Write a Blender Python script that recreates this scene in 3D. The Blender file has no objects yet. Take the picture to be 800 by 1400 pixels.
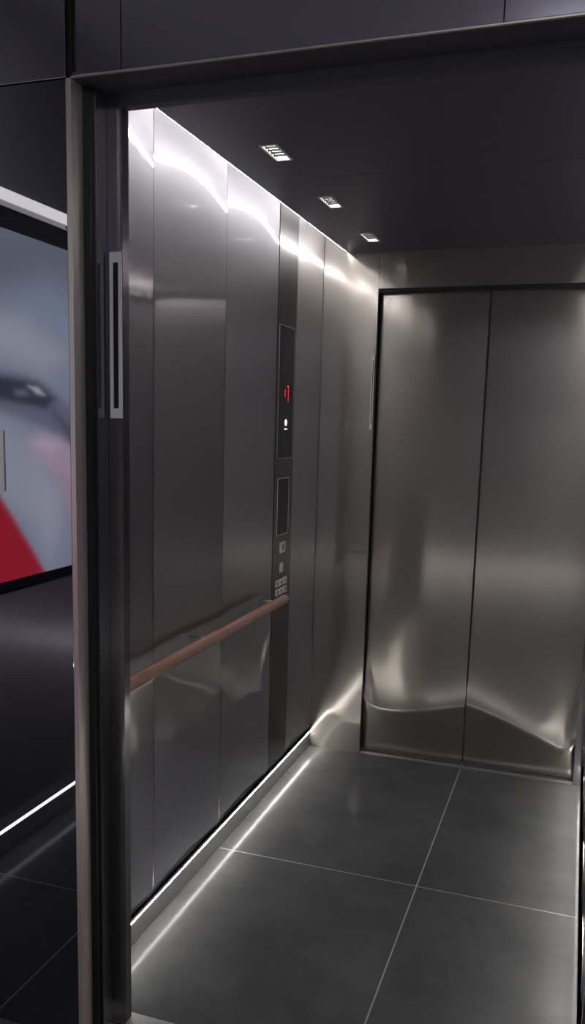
import bpy, bmesh, math
import numpy as np
from mathutils import Matrix, Vector
S=bpy.context.scene
col=S.collection

# ------------------------------------------------------------ materials
def base_mat(name):
    m=bpy.data.materials.new(name); m.use_nodes=True
    nt=m.node_tree; b=nt.nodes['Principled BSDF']; return m,nt,b
def noise_rough(nt,b,scale,lo,hi,vec_scale=(1,1,1),detail=3):
    tc=nt.nodes.new('ShaderNodeTexCoord'); mp=nt.nodes.new('ShaderNodeMapping'); mp.inputs['Scale'].default_value=vec_scale
    no=nt.nodes.new('ShaderNodeTexNoise'); no.inputs['Scale'].default_value=scale; no.inputs['Detail'].default_value=detail
    mr=nt.nodes.new('ShaderNodeMapRange'); mr.inputs['To Min'].default_value=lo; mr.inputs['To Max'].default_value=hi
    nt.links.new(tc.outputs['Object'],mp.inputs['Vector']); nt.links.new(mp.outputs['Vector'],no.inputs['Vector'])
    nt.links.new(no.outputs['Fac'],mr.inputs['Value']); nt.links.new(mr.outputs['Result'],b.inputs['Roughness'])
    return no
def brushed(name,colr,rsharp,rbroad,mix=.5,aniso=.75,tan=(0,0,1)):
    """brushed sheet: a fine specular lobe over a broad anisotropic one (horizontal grain)"""
    m,nt,b=base_mat(name)
    b.inputs['Metallic'].default_value=1
    no=noise_rough(nt,b,6,rsharp*.88,rsharp*1.12,(1.5,1.5,90),4)
    mr=nt.nodes.new('ShaderNodeMixRGB'); mr.inputs[1].default_value=(*[c*.90 for c in colr],1); mr.inputs[2].default_value=(*[c*1.10 for c in colr],1)
    nt.links.new(no.outputs['Fac'],mr.inputs[0]); nt.links.new(mr.outputs[0],b.inputs['Base Color'])
    cx=nt.nodes.new('ShaderNodeCombineXYZ')
    for i in range(3): cx.inputs[i].default_value=tan[i]
    b2=nt.nodes.new('ShaderNodeBsdfPrincipled'); b2.inputs['Metallic'].default_value=1; b2.inputs['Roughness'].default_value=rbroad
    nt.links.new(mr.outputs[0],b2.inputs['Base Color'])
    for q in (b,b2):
        q.inputs['Anisotropic'].default_value=aniso; nt.links.new(cx.outputs[0],q.inputs['Tangent'])
    ms=nt.nodes.new('ShaderNodeMixShader'); ms.inputs[0].default_value=mix
    nt.links.new(b.outputs[0],ms.inputs[1]); nt.links.new(b2.outputs[0],ms.inputs[2])
    nt.links.new(ms.outputs[0],nt.nodes['Material Output'].inputs['Surface'])
    return m
def plain(name,colr,rough=.4,metal=0,nscale=20,var=.05,spec=None):
    m,nt,b=base_mat(name); b.inputs['Base Color'].default_value=(*colr,1); b.inputs['Metallic'].default_value=metal
    if var>0: noise_rough(nt,b,nscale,max(.01,rough-var),rough+var)
    else: b.inputs['Roughness'].default_value=rough
    if spec is not None: b.inputs['Specular IOR Level'].default_value=spec
    return m
def emit(name,colr,st):
    m,nt,b=base_mat(name); b.inputs['Base Color'].default_value=(*colr,1)
    b.inputs['Emission Color'].default_value=(*colr,1); b.inputs['Emission Strength'].default_value=st; return m

M_wall=brushed('brushed_dark_steel',(.535,.525,.575),.045,.55,.42,.70)
M_door=brushed('brushed_door_steel',(.42,.39,.35),.11,.40,.5,.8)
M_cop=brushed('cop_dark_steel',(.20,.195,.205),.12,.40,.4,.7)
M_mirror=plain('polished_black_steel',(.30,.29,.33),.015,1,8,.004)
M_head=plain('polished_head_steel',(.50,.47,.54),.16,1,8,.03)
M_jamb=brushed('jamb_steel',(.25,.24,.255),.13,.4,.45,.6)
M_soff=plain('head_grey_paint',(.085,.08,.088),.45,0,20,.05)
M_chrome=plain('bronze_edge',(.74,.64,.59),.34,.6,6,0)
M_black=plain('black_gap',(.008,.008,.008),.5)
M_ceil=plain('dark_ceiling_lacquer',(.085,.077,.125),.35,0,5,0)
M_led=emit('led_strip',(1,.97,.93),34)
M_ledtop=emit('cove_led_strip',(1,.97,.93),50)
M_skirt=plain('skirting_aluminium',(.50,.49,.48),.35,1,40,.06)
M_glass=plain('black_glass',(.012,.012,.014),.08,0,10,.02)
M_white=plain('white_plastic',(.75,.75,.73),.4)
M_red=emit('red_digit',(1,.03,.04),.5)
M_icon=emit('white_icon',(1,1,1),.8)
M_grey=plain('grey_plastic',(.30,.30,.30),.4)
M_land=brushed('landing_wall_steel',(.34,.33,.35),.16,.40,.5,.7)
M_plaster=plain('landing_plaster',(.50,.49,.54),.8)
# wood
M_wood,nt,b=base_mat('handrail_wood')
tc=nt.nodes.new('ShaderNodeTexCoord');mp=nt.nodes.new('ShaderNodeMapping');mp.inputs['Scale'].default_value=(30,2,30)
no=nt.nodes.new('ShaderNodeTexNoise');no.inputs['Scale'].default_value=4;no.inputs['Detail'].default_value=6
cr=nt.nodes.new('ShaderNodeValToRGB');cr.color_ramp.elements[0].color=(.36,.19,.145,1);cr.color_ramp.elements[1].color=(.56,.33,.26,1)
nt.links.new(tc.outputs['Object'],mp.inputs[0]);nt.links.new(mp.outputs[0],no.inputs['Vector']);nt.links.new(no.outputs['Fac'],cr.inputs[0]);nt.links.new(cr.outputs[0],b.inputs['Base Color']);b.inputs['Roughness'].default_value=.27
# floor tiles
M_tile,nt,b=base_mat('slate_tile')
tc=nt.nodes.new('ShaderNodeTexCoord')
no=nt.nodes.new('ShaderNodeTexNoise');no.inputs['Scale'].default_value=3.5;no.inputs['Detail'].default_value=8;no.inputs['Roughness'].default_value=.65
cr=nt.nodes.new('ShaderNodeValToRGB');cr.color_ramp.elements[0].position=.3;cr.color_ramp.elements[0].color=(.086,.087,.089,1);cr.color_ramp.elements[1].position=.7;cr.color_ramp.elements[1].color=(.135,.137,.138,1)
mr=nt.nodes.new('ShaderNodeMapRange');mr.inputs['To Min'].default_value=.10;mr.inputs['To Max'].default_value=.19
nt.links.new(tc.outputs['Object'],no.inputs['Vector']);nt.links.new(no.outputs['Fac'],cr.inputs[0]);nt.links.new(cr.outputs[0],b.inputs['Base Color'])
nt.links.new(no.outputs['Fac'],mr.inputs['Value']);nt.links.new(mr.outputs[0],b.inputs['Roughness']); b.inputs['Specular IOR Level'].default_value=.04
M_grout=plain('grout',(.55,.53,.50),.8)

# ------------------------------------------------------------ mesh helpers
def mkobj(name,bm,mats,parent=None,smooth=False):
    me=bpy.data.meshes.new(name); bm.to_mesh(me); bm.free()
    for m in (mats if isinstance(mats,list) else [mats]): me.materials.append(m)
    if smooth:
        for p in me.polygons: p.use_smooth=True
    o=bpy.data.objects.new(name,me); col.objects.link(o)
    if parent: o.parent=parent
    return o
def bm_box(bm,x0,x1,y0,y1,z0,z1,mi=0):
    v=[bm.verts.new(p) for p in [(x0,y0,z0),(x1,y0,z0),(x1,y1,z0),(x0,y1,z0),(x0,y0,z1),(x1,y0,z1),(x1,y1,z1),(x0,y1,z1)]]
    for q in [(0,3,2,1),(4,5,6,7),(0,1,5,4),(1,2,6,5),(2,3,7,6),(3,0,4,7)]:
        f=bm.faces.new([v[i] for i in q]); f.material_index=mi
def boxes(name,lst,mats,parent=None,bevel=0):
    bm=bmesh.new()
    for l in lst: bm_box(bm,*l)
    o=mkobj(name,bm,mats,parent)
    if bevel:
        md=o.modifiers.new('bev','BEVEL'); md.width=bevel; md.segments=3; md.limit_method='ANGLE'
    return o
def empty(name):
    o=bpy.data.objects.new(name,None); col.objects.link(o); return o
def grid_panel(name,P,nu,nv,mat,parent,flip=False,vl=None):
    bm=bmesh.new(); tv_=vl if vl else [j/nv for j in range(nv+1)]; nv=len(tv_)-1
    vs=[[bm.verts.new(P(i/nu,tv_[j])) for j in range(nv+1)] for i in range(nu+1)]
    for i in range(nu):
        for j in range(nv):
            q=[vs[i][j],vs[i+1][j],vs[i+1][j+1],vs[i][j+1]]
            if flip:q.reverse()
            bm.faces.new(q)
    return mkobj(name,bm,mat,parent,True)

# ------------------------------------------------------------ cabin dims
W=1.235; D=2.04; DD=2.08; H=2.25; TOP=2.38; E=.108; ZL=.072
XS=.7196; XD=.248; XR=1.199
joints=[.03,.436,.943,1.4515,1.678,D]

def tiles(name,xs,ys,z=0):
    bm=bmesh.new(); g=.0022
    bm_box(bm,xs[0],xs[-1],ys[0],ys[-1],z-.05,z-.0005,1)
    for a,b_ in zip(xs[:-1],xs[1:]):
        for c,d in zip(ys[:-1],ys[1:]):
            bm_box(bm,a+g,b_-g,c+g,d-g,z-.03,z,0)
    return mkobj(name,bm,[M_tile,M_grout])
tiles('floor',[-.01,XS,W+.01],[.04,.9426,DD+.02])
tiles('landing_floor',[-.75,-.18,XS,1.62,2.6],[-4.0,-2.8,-1.6,-.7,-.06])
boxes('door_sill',[(.10,1.3,-.06,-.012,-.03,.0),(.10,1.3,-.006,.04,-.03,.0)],M_skirt)

def kink(z,z0,A,L):
    """ripple added to the sheet to shape its reflected glow: sharp crest at z0, soft decay above, straight return below"""
    if z>=z0: return A*math.exp(-(z-z0)/L)
    return A*max(0,z)/z0
# side walls
def side_wall(name,x,sgn):
    p=boxes(name,[(min(x-sgn*.06,x-sgn*.03),max(x-sgn*.06,x-sgn*.03),.02,DD+.06,-.03,TOP)],M_black)
    for i,(a,b_) in enumerate(zip(joints[:-1],joints[1:])):
        g=.0018
        if sgn>0 and i==3: continue
        A=.017 if b_-a>.37 else .006
        def P(s,t,a=a+g,b_=b_-g,A=A):
            y=a+(b_-a)*s; z=.09+(TOP-.09)*t
            w=1-(2*s-1)**2
            off=A*w*math.exp(-max(0,(H-z))/.12) if z<H else A*w
            off+=-.005*w
            z0=.60-.10*y+.02*w
            off+=kink(z-.09,z0-.09,.012,.11)*min(1,.25+w)
            return (x+sgn*off,y,z)
        grid_panel('panel_%d'%(i+1),P,32,170,M_wall,p,flip=(sgn<0))
    x1=x+sgn*.003
    boxes('skirting',[(min(x-sgn*.01,x1),max(x-sgn*.01,x1),.03,D,0.0,ZL-.002)],M_skirt,p)
    x2=x+sgn*.006
    boxes('led_strip',[(min(x-sgn*.004,x2),max(x-sgn*.004,x2),.03,D-.005,ZL,ZL+.007)],M_led,p)
    boxes('led_lip',[(min(x-sgn*.004,x+sgn*.008),max(x-sgn*.004,x+sgn*.008),.03,D-.002,ZL+.0075,.0895)],M_wall,p)
    return p
wl=side_wall('wall_left',0,1)
wr=side_wall('wall_right',W,-1)

# ceiling
ce=boxes('ceiling',[(-.06,W+.06,-.05,DD+.1,TOP,TOP+.04)],M_white)
def ceil_panels():
    bm=bmesh.new(); g=.0012
    hy=[(.565,.70),(1.11,1.25),(1.67,1.815)]
    x0,x1=E,W-E; xa,xb=.2525,.2975
    ys=[.045,.895-g,.895+g,D]
    bm_box(bm,x0+.002,xa,ys[0],ys[3],H,H+.03)
    cuts=[.045]+[v for p_ in hy for v in p_]+[D]
    for i in range(0,len(cuts),2): bm_box(bm,xa,xb,cuts[i],cuts[i+1],H,H+.03)
    bm_box(bm,xb,x1,ys[0],ys[1],H,H+.03); bm_box(bm,xb,x1,ys[2],ys[3],H,H+.03)
    return mkobj('suspended_ceiling_panel',bm,M_ceil,ce),hy
cp,hy=ceil_panels()
boxes('cove_led_left',[(E-.004,E+.002,.05,D-.005,H+.004,H+.014)],M_ledtop,ce)
boxes('cove_led_right',[(W-E-.002,W-E+.004,.05,D-.005,H+.004,H+.014)],M_ledtop,ce)
M_lens=emit('spot_lens',(1,.98,.95),5)
for i,(a,b_) in enumerate(hy):
    xa,xb=.2525,.2975
    f=boxes('recessed_ceiling_light',[(xa-.003,xa+.003,a-.003,b_+.003,H-.003,H+.012),(xb-.003,xb+.003,a-.003,b_+.003,H-.003,H+.012),(xa+.003,xb-.003,a-.003,a+.003,H-.003,H+.012),(xa+.003,xb-.003,b_-.003,b_+.003,H-.003,H+.012)],M_white)
    boxes('housing',[(xa,xb,a,b_,H+.020,H+.029)],M_black,f)
    l=[]; gr=[]
    n=5
    for k in range(n):
        y=a+.008+(b_-a-.016)*(k+.5)/n
        l.append((xa+.009,xb-.009,y-.006,y+.006,H+.004,H+.0195))
        if k: gr.append((xa+.003,xb-.003,y-(b_-a-.016)/n/2-.002,y-(b_-a-.016)/n/2+.002,H,H+.012))
    boxes('led_lens',l,M_lens,f); boxes('louvre',gr,M_black,f)

# back wall: left return, transom
wb=boxes('wall_back',[(-.02,XD-.001,D+.004,D+.022,-.02,TOP),(XD,W+.02,D+.006,D+.022,2.1,TOP),(XR,W+.02,D+.001,D+.022,-.02,2.1)],M_jamb)
def Pret(s,t):
    x=.001+(XD-.001)*s; z=TOP*t; w=1-(2*s-1)**2
    return (x,D-kink(z,.14+.12*(1-s)**2,.010,.10)+.003,z)
grid_panel('return_panel',Pret,12,160,M_door,wb)
def Ptr(s,t):
    x=XD+.002+(W-XD-.002)*s; z=2.1+(TOP-2.1)*t; w=1-(2*s-1)**2
    return (x,D+.005*w*(t-.2),z)
grid_panel('transom_panel',Ptr,30,16,M_door,wb)
boxes('painted_recess_shade',[(XD,XR,D+.010,D+.0215,2.085,2.1)],M_black,wb)  # black strip standing in for the shade at the top of the recess
# rear doors
def door(name,xa,xb,zf):
    p=boxes(name,[(xa,xb,DD+.021,DD+.034,.004,2.12)],M_black)
    def P(s,t):
        x=xa+(xb-xa)*s; z=.006+2.1*t
        return (x,DD+.018-kink(z,zf(s),.027,.14)-.002*(1-(2*s-1)**2),z)
    grid_panel('leaf_skin',P,44,220,M_door,p)
    boxes('edge',[(xa,xa+.001,DD+.004,DD+.021,.006,2.1),(xb-.001,xb,DD+.004,DD+.021,.006,2.1)],M_black,p)
    return p
door('door_1',XD-.03,XS-.0022,lambda s:.205+.075*s**2+.06*math.exp(-max(0,s-.08)/.06))
door('door_2',XS+.0022,XR+.03,lambda s:.285-.165*min(1,s/.9)**1.2+.08*math.exp(-max(0,.94-s)/.04))
boxes('rear_sill',[(XD,XR,D,DD-.015,-.01,.003)],M_skirt)

# ------------------------------------------------------------ COP column
cop=boxes('elevator_control_panel',[(-.015,.002,1.4535,1.676,.09,TOP-.002)],M_cop)
def frame_rect(name,y0,y1,z0,z1,x,t,mat,par):
    boxes(name,[(x-.002,x,y0,y0+t,z0+t,z1-t),(x-.002,x,y1-t,y1,z0+t,z1-t),(x-.002,x,y0,y1,z0,z0+t),(x-.002,x,y0,y1,z1-t,z1)],mat,par)
boxes('display_glass',[(.002,.004,1.471,1.654,1.381,1.889)],M_glass,cop)
frame_rect('display_border',1.468,1.657,1.378,1.892,.0045,.0025,M_grey,cop)
boxes('digit',[(.004,.0045,1.585,1.59,1.60,1.665),(.004,.0045,1.57,1.5849,1.66,1.665),(.004,.0045,1.545,1.552,1.62,1.65)],M_red,cop)
bm=bmesh.new(); bmesh.ops.create_cone(bm,cap_ends=True,segments=24,radius1=.013,radius2=.013,depth=.001,matrix=Matrix.Translation((.0045,1.565,1.52))@Matrix.Rotation(math.pi/2,4,'Y'))
mkobj('wheelchair_icon',bm,M_icon,cop)
boxes('icon_text',[(.004,.0045,1.548,1.582,1.492,1.497)],M_icon,cop)
frame_rect('lower_display_border',1.49,1.63,1.07,1.30,.0035,.0025,M_white,cop)
boxes('lower_display',[(.002,.003,1.493,1.627,1.073,1.297)],M_glass,cop)
M_key=plain('key_white',(.9,.9,.88),.4)
boxes('key_switch_plate',[(.002,.005,1.53,1.60,.995,1.04)],M_key,cop,.001)
boxes('key_switch',[(.005,.007,1.555,1.585,1.005,1.03)],M_grey,cop,.001)
boxes('card_reader',[(.002,.005,1.535,1.575,.915,.955)],M_key,cop,.001)
kl=[];rl=[]
for r in range(2):
    for c in range(3):
        y=1.49+c*.048; z=.857+.004-r*.037
        kl.append((.002,.006,y,y+.038,z,z+.028)); rl.append((.006,.0065,y+.012,y+.026,z+.007,z+.021))
boxes('key_buttons',kl,M_key,cop,.001)
boxes('key_legends',rl,plain('legend_red',(.35,.05,.04),.4),cop)

# ------------------------------------------------------------ handrail
def tube(name,pts,r,mat,parent=None,seg=20,sx=1.0):
    bm=bmesh.new(); rings=[]
    n=len(pts)
    for i,p in enumerate(pts):
        p=Vector(p[:3]); rr=r*(pts[i][3] if len(pts[i])>3 else 1)
        d=(Vector(pts[min(i+1,n-1)][:3])-Vector(pts[max(i-1,0)][:3])).normalized()
        up=Vector((0,0,1)) if abs(d.z)<.9 else Vector((1,0,0))
        a=d.cross(up).normalized(); c=a.cross(d)
        rings.append([bm.verts.new(p+a*math.cos(2*math.pi*k/seg)*rr*sx+c*math.sin(2*math.pi*k/seg)*rr) for k in range(seg)])
    for i in range(n-1):
        for k in range(seg):
            bm.faces.new([rings[i][k],rings[i][(k+1)%seg],rings[i+1][(k+1)%seg],rings[i+1][k]])
    bm.faces.new(rings[0][::-1]); bm.faces.new(rings[-1])
    bmesh.ops.recalc_face_normals(bm,faces=bm.faces)
    return mkobj(name,bm,mat,parent,True)
hr=tube('handrail',[(.07,.06,.835,.5),(.07,.065,.835,.85),(.07,.08,.835,1)]+[(.07,.08+1.335*k/10,.835,1) for k in range(1,11)]+[(.07,1.425,.835,.85),(.07,1.431,.835,.5)],.0195,M_wood,None,24,.85)
for i,y in enumerate((.12,.70,1.34)):
    tube('bracket_%d'%(i+1),[(.065,y,.835),(.03,y,.835),(-.003,y,.835)],.006,M_skirt,hr,12)

# ------------------------------------------------------------ front (car + landing entrance)
XJ=.150; XJR=1.225
wf=boxes('wall_front',[(-.06,XJ,.0,.028,-.03,TOP),(XJR,W+.06,.0,.028,-.03,TOP)],M_jamb)
boxes('header',[(XJ,XJR,.0,.028,2.172,TOP)],M_soff,wf)
M_splate=plain('sensor_plate_alu',(.92,.91,.89),.5,0)
def indicator(x0,x1,z0,z1,yf,bd=.008):
    y0,y1=(yf-.004,yf)
    f=boxes('door_sensor_plate',[(x0,x0+bd,y0,y1,z0+.022,z1-.022),(x1-bd,x1,y0,y1,z0+.022,z1-.022),(x0,x1,y0,y1,z0,z0+.022),(x0,x1,y0,y1,z1-.022,z1)],M_splate)
    boxes('lens',[(x0+bd+.0002,x1-bd-.0002,y0+.002,y1,z0+.0222,z1-.0222)],M_black,f)
indicator(.1195,.149,1.515,1.875,-.0005)
indicator(XD-.014,XD-.002,1.50,1.82,D-.0035,.004)

PX=.088; YP=-.10; ZP=2.20
jl=empty('entrance_door_frame')
def frame_side(m):
    def bx(n,x0,x1,y0,y1,z0,z1,mat):
        a,b_=m(x0),m(x1); boxes(n,[(min(a,b_),max(a,b_),y0,y1,z0,z1)],mat,jl)
    bx('edge_trim',PX-.012,PX,YP-.0005,-.0575,0,ZP,M_chrome)
    bx('shadow_gap',PX-.0118,.104,-.057,-.0455,0,ZP,M_black)
    bx('jamb_box',.092,.112,-.045,-.001,0,ZP,M_jamb)
frame_side(lambda x:x)
frame_side(lambda x:1.375-x)
boxes('head_trim',[(PX+.0002,1.375-PX-.0002,YP-.0005,YP+.006,ZP,ZP+.003)],M_chrome,jl)
boxes('head_soffit',[(PX,1.375-PX,YP+.0065,-.0002,ZP+.0005,ZP+.012)],M_soff,jl)
lf=boxes('wall_entrance',[(-.75,PX-.013,YP+.03,YP+.05,-.02,2.9),(PX-.013,1.375-PX+.013,YP+.03,YP+.05,ZP+.013,2.9),(1.375-PX+.013,2.6,YP+.03,YP+.05,-.02,2.9)],M_black)
boxes('polished_panel_left',[(-.72,PX-.0125,YP,YP+.028,0.0,ZP-.001)],M_mirror,lf,.001)
boxes('polished_panel_upper_left',[(-.72,PX-.0125,YP,YP+.028,ZP+.002,2.85)],M_head,lf,.001)
boxes('polished_panel_head',[(PX+.012,.203,YP,YP+.028,ZP+.0035,2.85),(.205,.95,YP,YP+.028,ZP+.0035,2.85),(.952,1.375-PX,YP,YP+.028,ZP+.0035,2.85)],M_head,lf,.001)
boxes('polished_panel_right',[(1.375-PX+.0125,2.6,YP,YP+.028,0,2.85)],M_mirror,lf,.001)
cb=boxes('call_button_plate',[(-.17,-.098,YP-.004,YP+.001,1.345,1.482)],M_splate,None,.001)
bm=bmesh.new(); bmesh.ops.create_cone(bm,cap_ends=True,segments=24,radius1=.014,radius2=.013,depth=.004,matrix=Matrix.Translation((-.134,YP-.006,1.41))@Matrix.Rotation(math.pi/2,4,'X'))
mkobj('button',bm,M_grey,cb)

# ------------------------------------------------------------ landing room
YL=-3.2
boxes('wall_landing_left',[(-.80,-.70,YL,YP,-.02,2.9)],M_land)
boxes('wall_landing_right',[(2.6,2.7,YL,YP+.05,-.02,2.9)],M_plaster)
boxes('wall_landing_rear',[(-.8,2.7,YL-.1,YL,-.02,2.9)],M_plaster)
boxes('landing_ceiling',[(-.8,2.7,YL-.1,YP+.05,2.9,2.95)],M_plaster)
boxes('baseboard_landing_left',[(-.70,-.675,YL+.1,YP-.002,0,.080),(-.70,-.672,YL+.1,YP-.002,.0945,.098)],M_skirt)
boxes('landing_led_strip',[(-.70,-.6745,YL+.1,YP-.002,.0805,.094)],emit('landing_led',(1,.98,.95),6))
boxes('baseboard_landing_rear',[(-.66,2.59,YL,YL+.025,0,.085)],M_skirt)
boxes('landing_led_strip',[(-.66,2.59,YL,YL+.026,.088,.096)],emit('added_rear_led',(1,.98,.95),9))  # unseen rear strip, added for its glow in the rear doors

# advertising display (portrait screen)
tv=boxes('advertising_display',[(-.699,-.672,-1.335,-.56,.92,2.185)],M_glass,None,.012)
# picture artwork: cropped portrait, drawn as soft-edged colour regions on the screen
def poly_w(px,py,poly,soft):
    inside=np.zeros(px.shape,bool); d2=np.full(px.shape,1e18); n=len(poly)
    for i in range(n):
        x1,y1=poly[i]; x2,y2=poly[(i+1)%n]
        cond=((y1>py)!=(y2>py))&(px<(x2-x1)*(py-y1)/((y2-y1) if y2!=y1 else 1e-9)+x1); inside^=cond
        ex,ey=x2-x1,y2-y1; t=np.clip(((px-x1)*ex+(py-y1)*ey)/(ex*ex+ey*ey),0,1)
        d2=np.minimum(d2,(px-x1-t*ex)**2+(py-y1-t*ey)**2)
    sd=np.sqrt(d2)*np.where(inside,1,-1)
    return 1/(1+np.exp(-sd/soft))
ny,nz=170,270
y0,y1,z0,z1=-1.315,-.58,.965,2.11
YY,ZZ=np.meshgrid(np.linspace(y0,y1,ny+1),np.linspace(z0,z1,nz+1),indexing='ij')
a_=(-.2-YY-.64)/.475*105          # artwork units across
b_a=585+(1.462-ZZ)*(424-.51*a_)    # artwork units down
C=np.zeros(YY.shape+(3,))+np.array([.15,.18,.215])
def lay(poly,colr,k,soft):
    global C
    w=(poly_w(a_,b_a,poly,soft)*k)[...,None]; C=C*(1-w)+np.array(colr)*w
lay([(-80,300),(120,300),(120,400),(60,380),(0,400),(-80,390)],(.075,.09,.105),.9,14)
lay([(-80,420),(30,430),(90,480),(60,500),(0,480),(-80,470)],(.25,.27,.29),.8,9)
lay([(-80,560),(0,560),(60,620),(70,700),(30,700),(-80,640)],(.21,.235,.26),.9,9)
lay([(-80,490),(0,500),(34,506),(66,524),(108,560),(112,612),(84,600),(48,574),(4,556),(-80,530)],(.09,.095,.13),.9,3)
lay([(-40,502),(14,510),(50,517),(72,538),(60,552),(26,545),(-40,530)],(.022,.022,.034),.93,2.4)
lay([(38,521),(50,523),(58,533),(48,531)],(.34,.35,.36),.9,1.5)
lay([(20,526),(34,526),(38,534),(24,535)],(.10,.12,.15),.8,1.6)
lay([(70,556),(100,584),(104,600),(92,592)],(.02,.02,.03),.7,4)
lay([(34,596),(52,584),(76,590),(112,616),(112,660),(92,660),(60,636),(40,618)],(.27,.215,.25),.95,3)
lay([(44,600),(56,593),(76,602),(66,612)],(.36,.31,.34),.7,4)
lay([(74,640),(112,660),(112,706),(94,700),(80,676)],(.25,.165,.205),.9,4)
lay([(46,640),(78,662),(84,720),(60,760),(40,700)],(.24,.25,.285),.8,7)
lay([(86,700),(115,712),(115,800),(80,790)],(.16,.15,.20),.8,7)
lay([(-120,560),(-20,625),(0,672),(64,800),(40,860),(-120,860)],(.22,.008,.018),1,1.8)
bm=bmesh.new()
vs=[[bm.verts.new((-.6705,YY[i,j],ZZ[i,j])) for j in range(nz+1)] for i in range(ny+1)]
for i in range(ny):
    for j in range(nz): bm.faces.new([vs[i][j],vs[i+1][j],vs[i+1][j+1],vs[i][j+1]])
M_scr=bpy.data.materials.new('display_picture'); M_scr.use_nodes=True; nt=M_scr.node_tree; b=nt.nodes['Principled BSDF']
at=nt.nodes.new('ShaderNodeAttribute'); at.attribute_name='picture'; nt.links.new(at.outputs['Color'],b.inputs['Emission Color']); b.inputs['Emission Strength'].default_value=2.3; b.inputs['Base Color'].default_value=(.01,.01,.01,1); b.inputs['Roughness'].default_value=.2
so=mkobj('screen_picture',bm,M_scr,tv)
ca=so.data.attributes.new('picture','FLOAT_COLOR','POINT')
rgba=np.ones((C.shape[0]*C.shape[1],4)); rgba[:,:3]=np.clip(C.reshape(-1,3),0,1)
ca.data.foreach_set('color',rgba.ravel())
tube('painted_glow_rim',[(-.672,-1.335,1.98),(-.672,-1.335,2.15),(-.672,-1.328,2.185),(-.672,-1.31,2.205),(-.672,-1.27,2.215),(-.672,-.62,2.215),(-.672,-.58,2.205),(-.672,-.562,2.18),(-.672,-.56,2.1)],.018,emit('painted_rim_glow',(.9,.9,.86),1.5),tv,12)  # glow added to the rim to stand in for a reflected bright band

# ------------------------------------------------------------ unseen landing ceiling lights, added as fill
M_fill=emit('fill_light_lens',(.92,.93,1),56)
def fill_light(x,y):
    d=empty('landing_fill_light')
    bm=bmesh.new(); bmesh.ops.create_cone(bm,cap_ends=True,segments=32,radius1=.125,radius2=.125,depth=.01,matrix=Matrix.Translation((x,y,2.893)))
    mkobj('ring',bm,M_white,d)
    bm=bmesh.new(); bmesh.ops.create_cone(bm,cap_ends=True,segments=32,radius1=.11,radius2=.11,depth=.006,matrix=Matrix.Translation((x,y,2.886)))
    mkobj('lens',bm,M_fill,d)
fill_light(1.0,-2.5); fill_light(2.0,-2.5)

w=bpy.data.worlds.new('World'); S.world=w; w.use_nodes=True
w.node_tree.nodes['Background'].inputs[0].default_value=(.05,.05,.06,1); w.node_tree.nodes['Background'].inputs[1].default_value=.3

# ------------------------------------------------------------ camera
yaw,pitch,roll=.3342,.1628,.0245
F=Vector((-math.sin(yaw)*math.cos(pitch),math.cos(yaw)*math.cos(pitch),-math.sin(pitch)))
R=Vector((math.cos(yaw),math.sin(yaw),0)); U=R.cross(F)
R2=R*math.cos(roll)+U*math.sin(roll); U2=-R*math.sin(roll)+U*math.cos(roll)
cd=bpy.data.cameras.new('camera'); co=bpy.data.objects.new('camera',cd); col.objects.link(co)
co.matrix_world=Matrix(((R2.x,U2.x,-F.x,1.1398),(R2.y,U2.y,-F.y,-1.7634),(R2.z,U2.z,-F.z,1.5074),(0,0,0,1)))
cd.sensor_fit='VERTICAL'; cd.sensor_height=36; cd.lens=1187.4/1400*36
cd.shift_x=(400-379.44)/1400; cd.shift_y=(776.93-700)/1400; cd.clip_start=.01
S.camera=co
S.view_settings.view_transform='Standard'
S.view_settings.exposure=.38
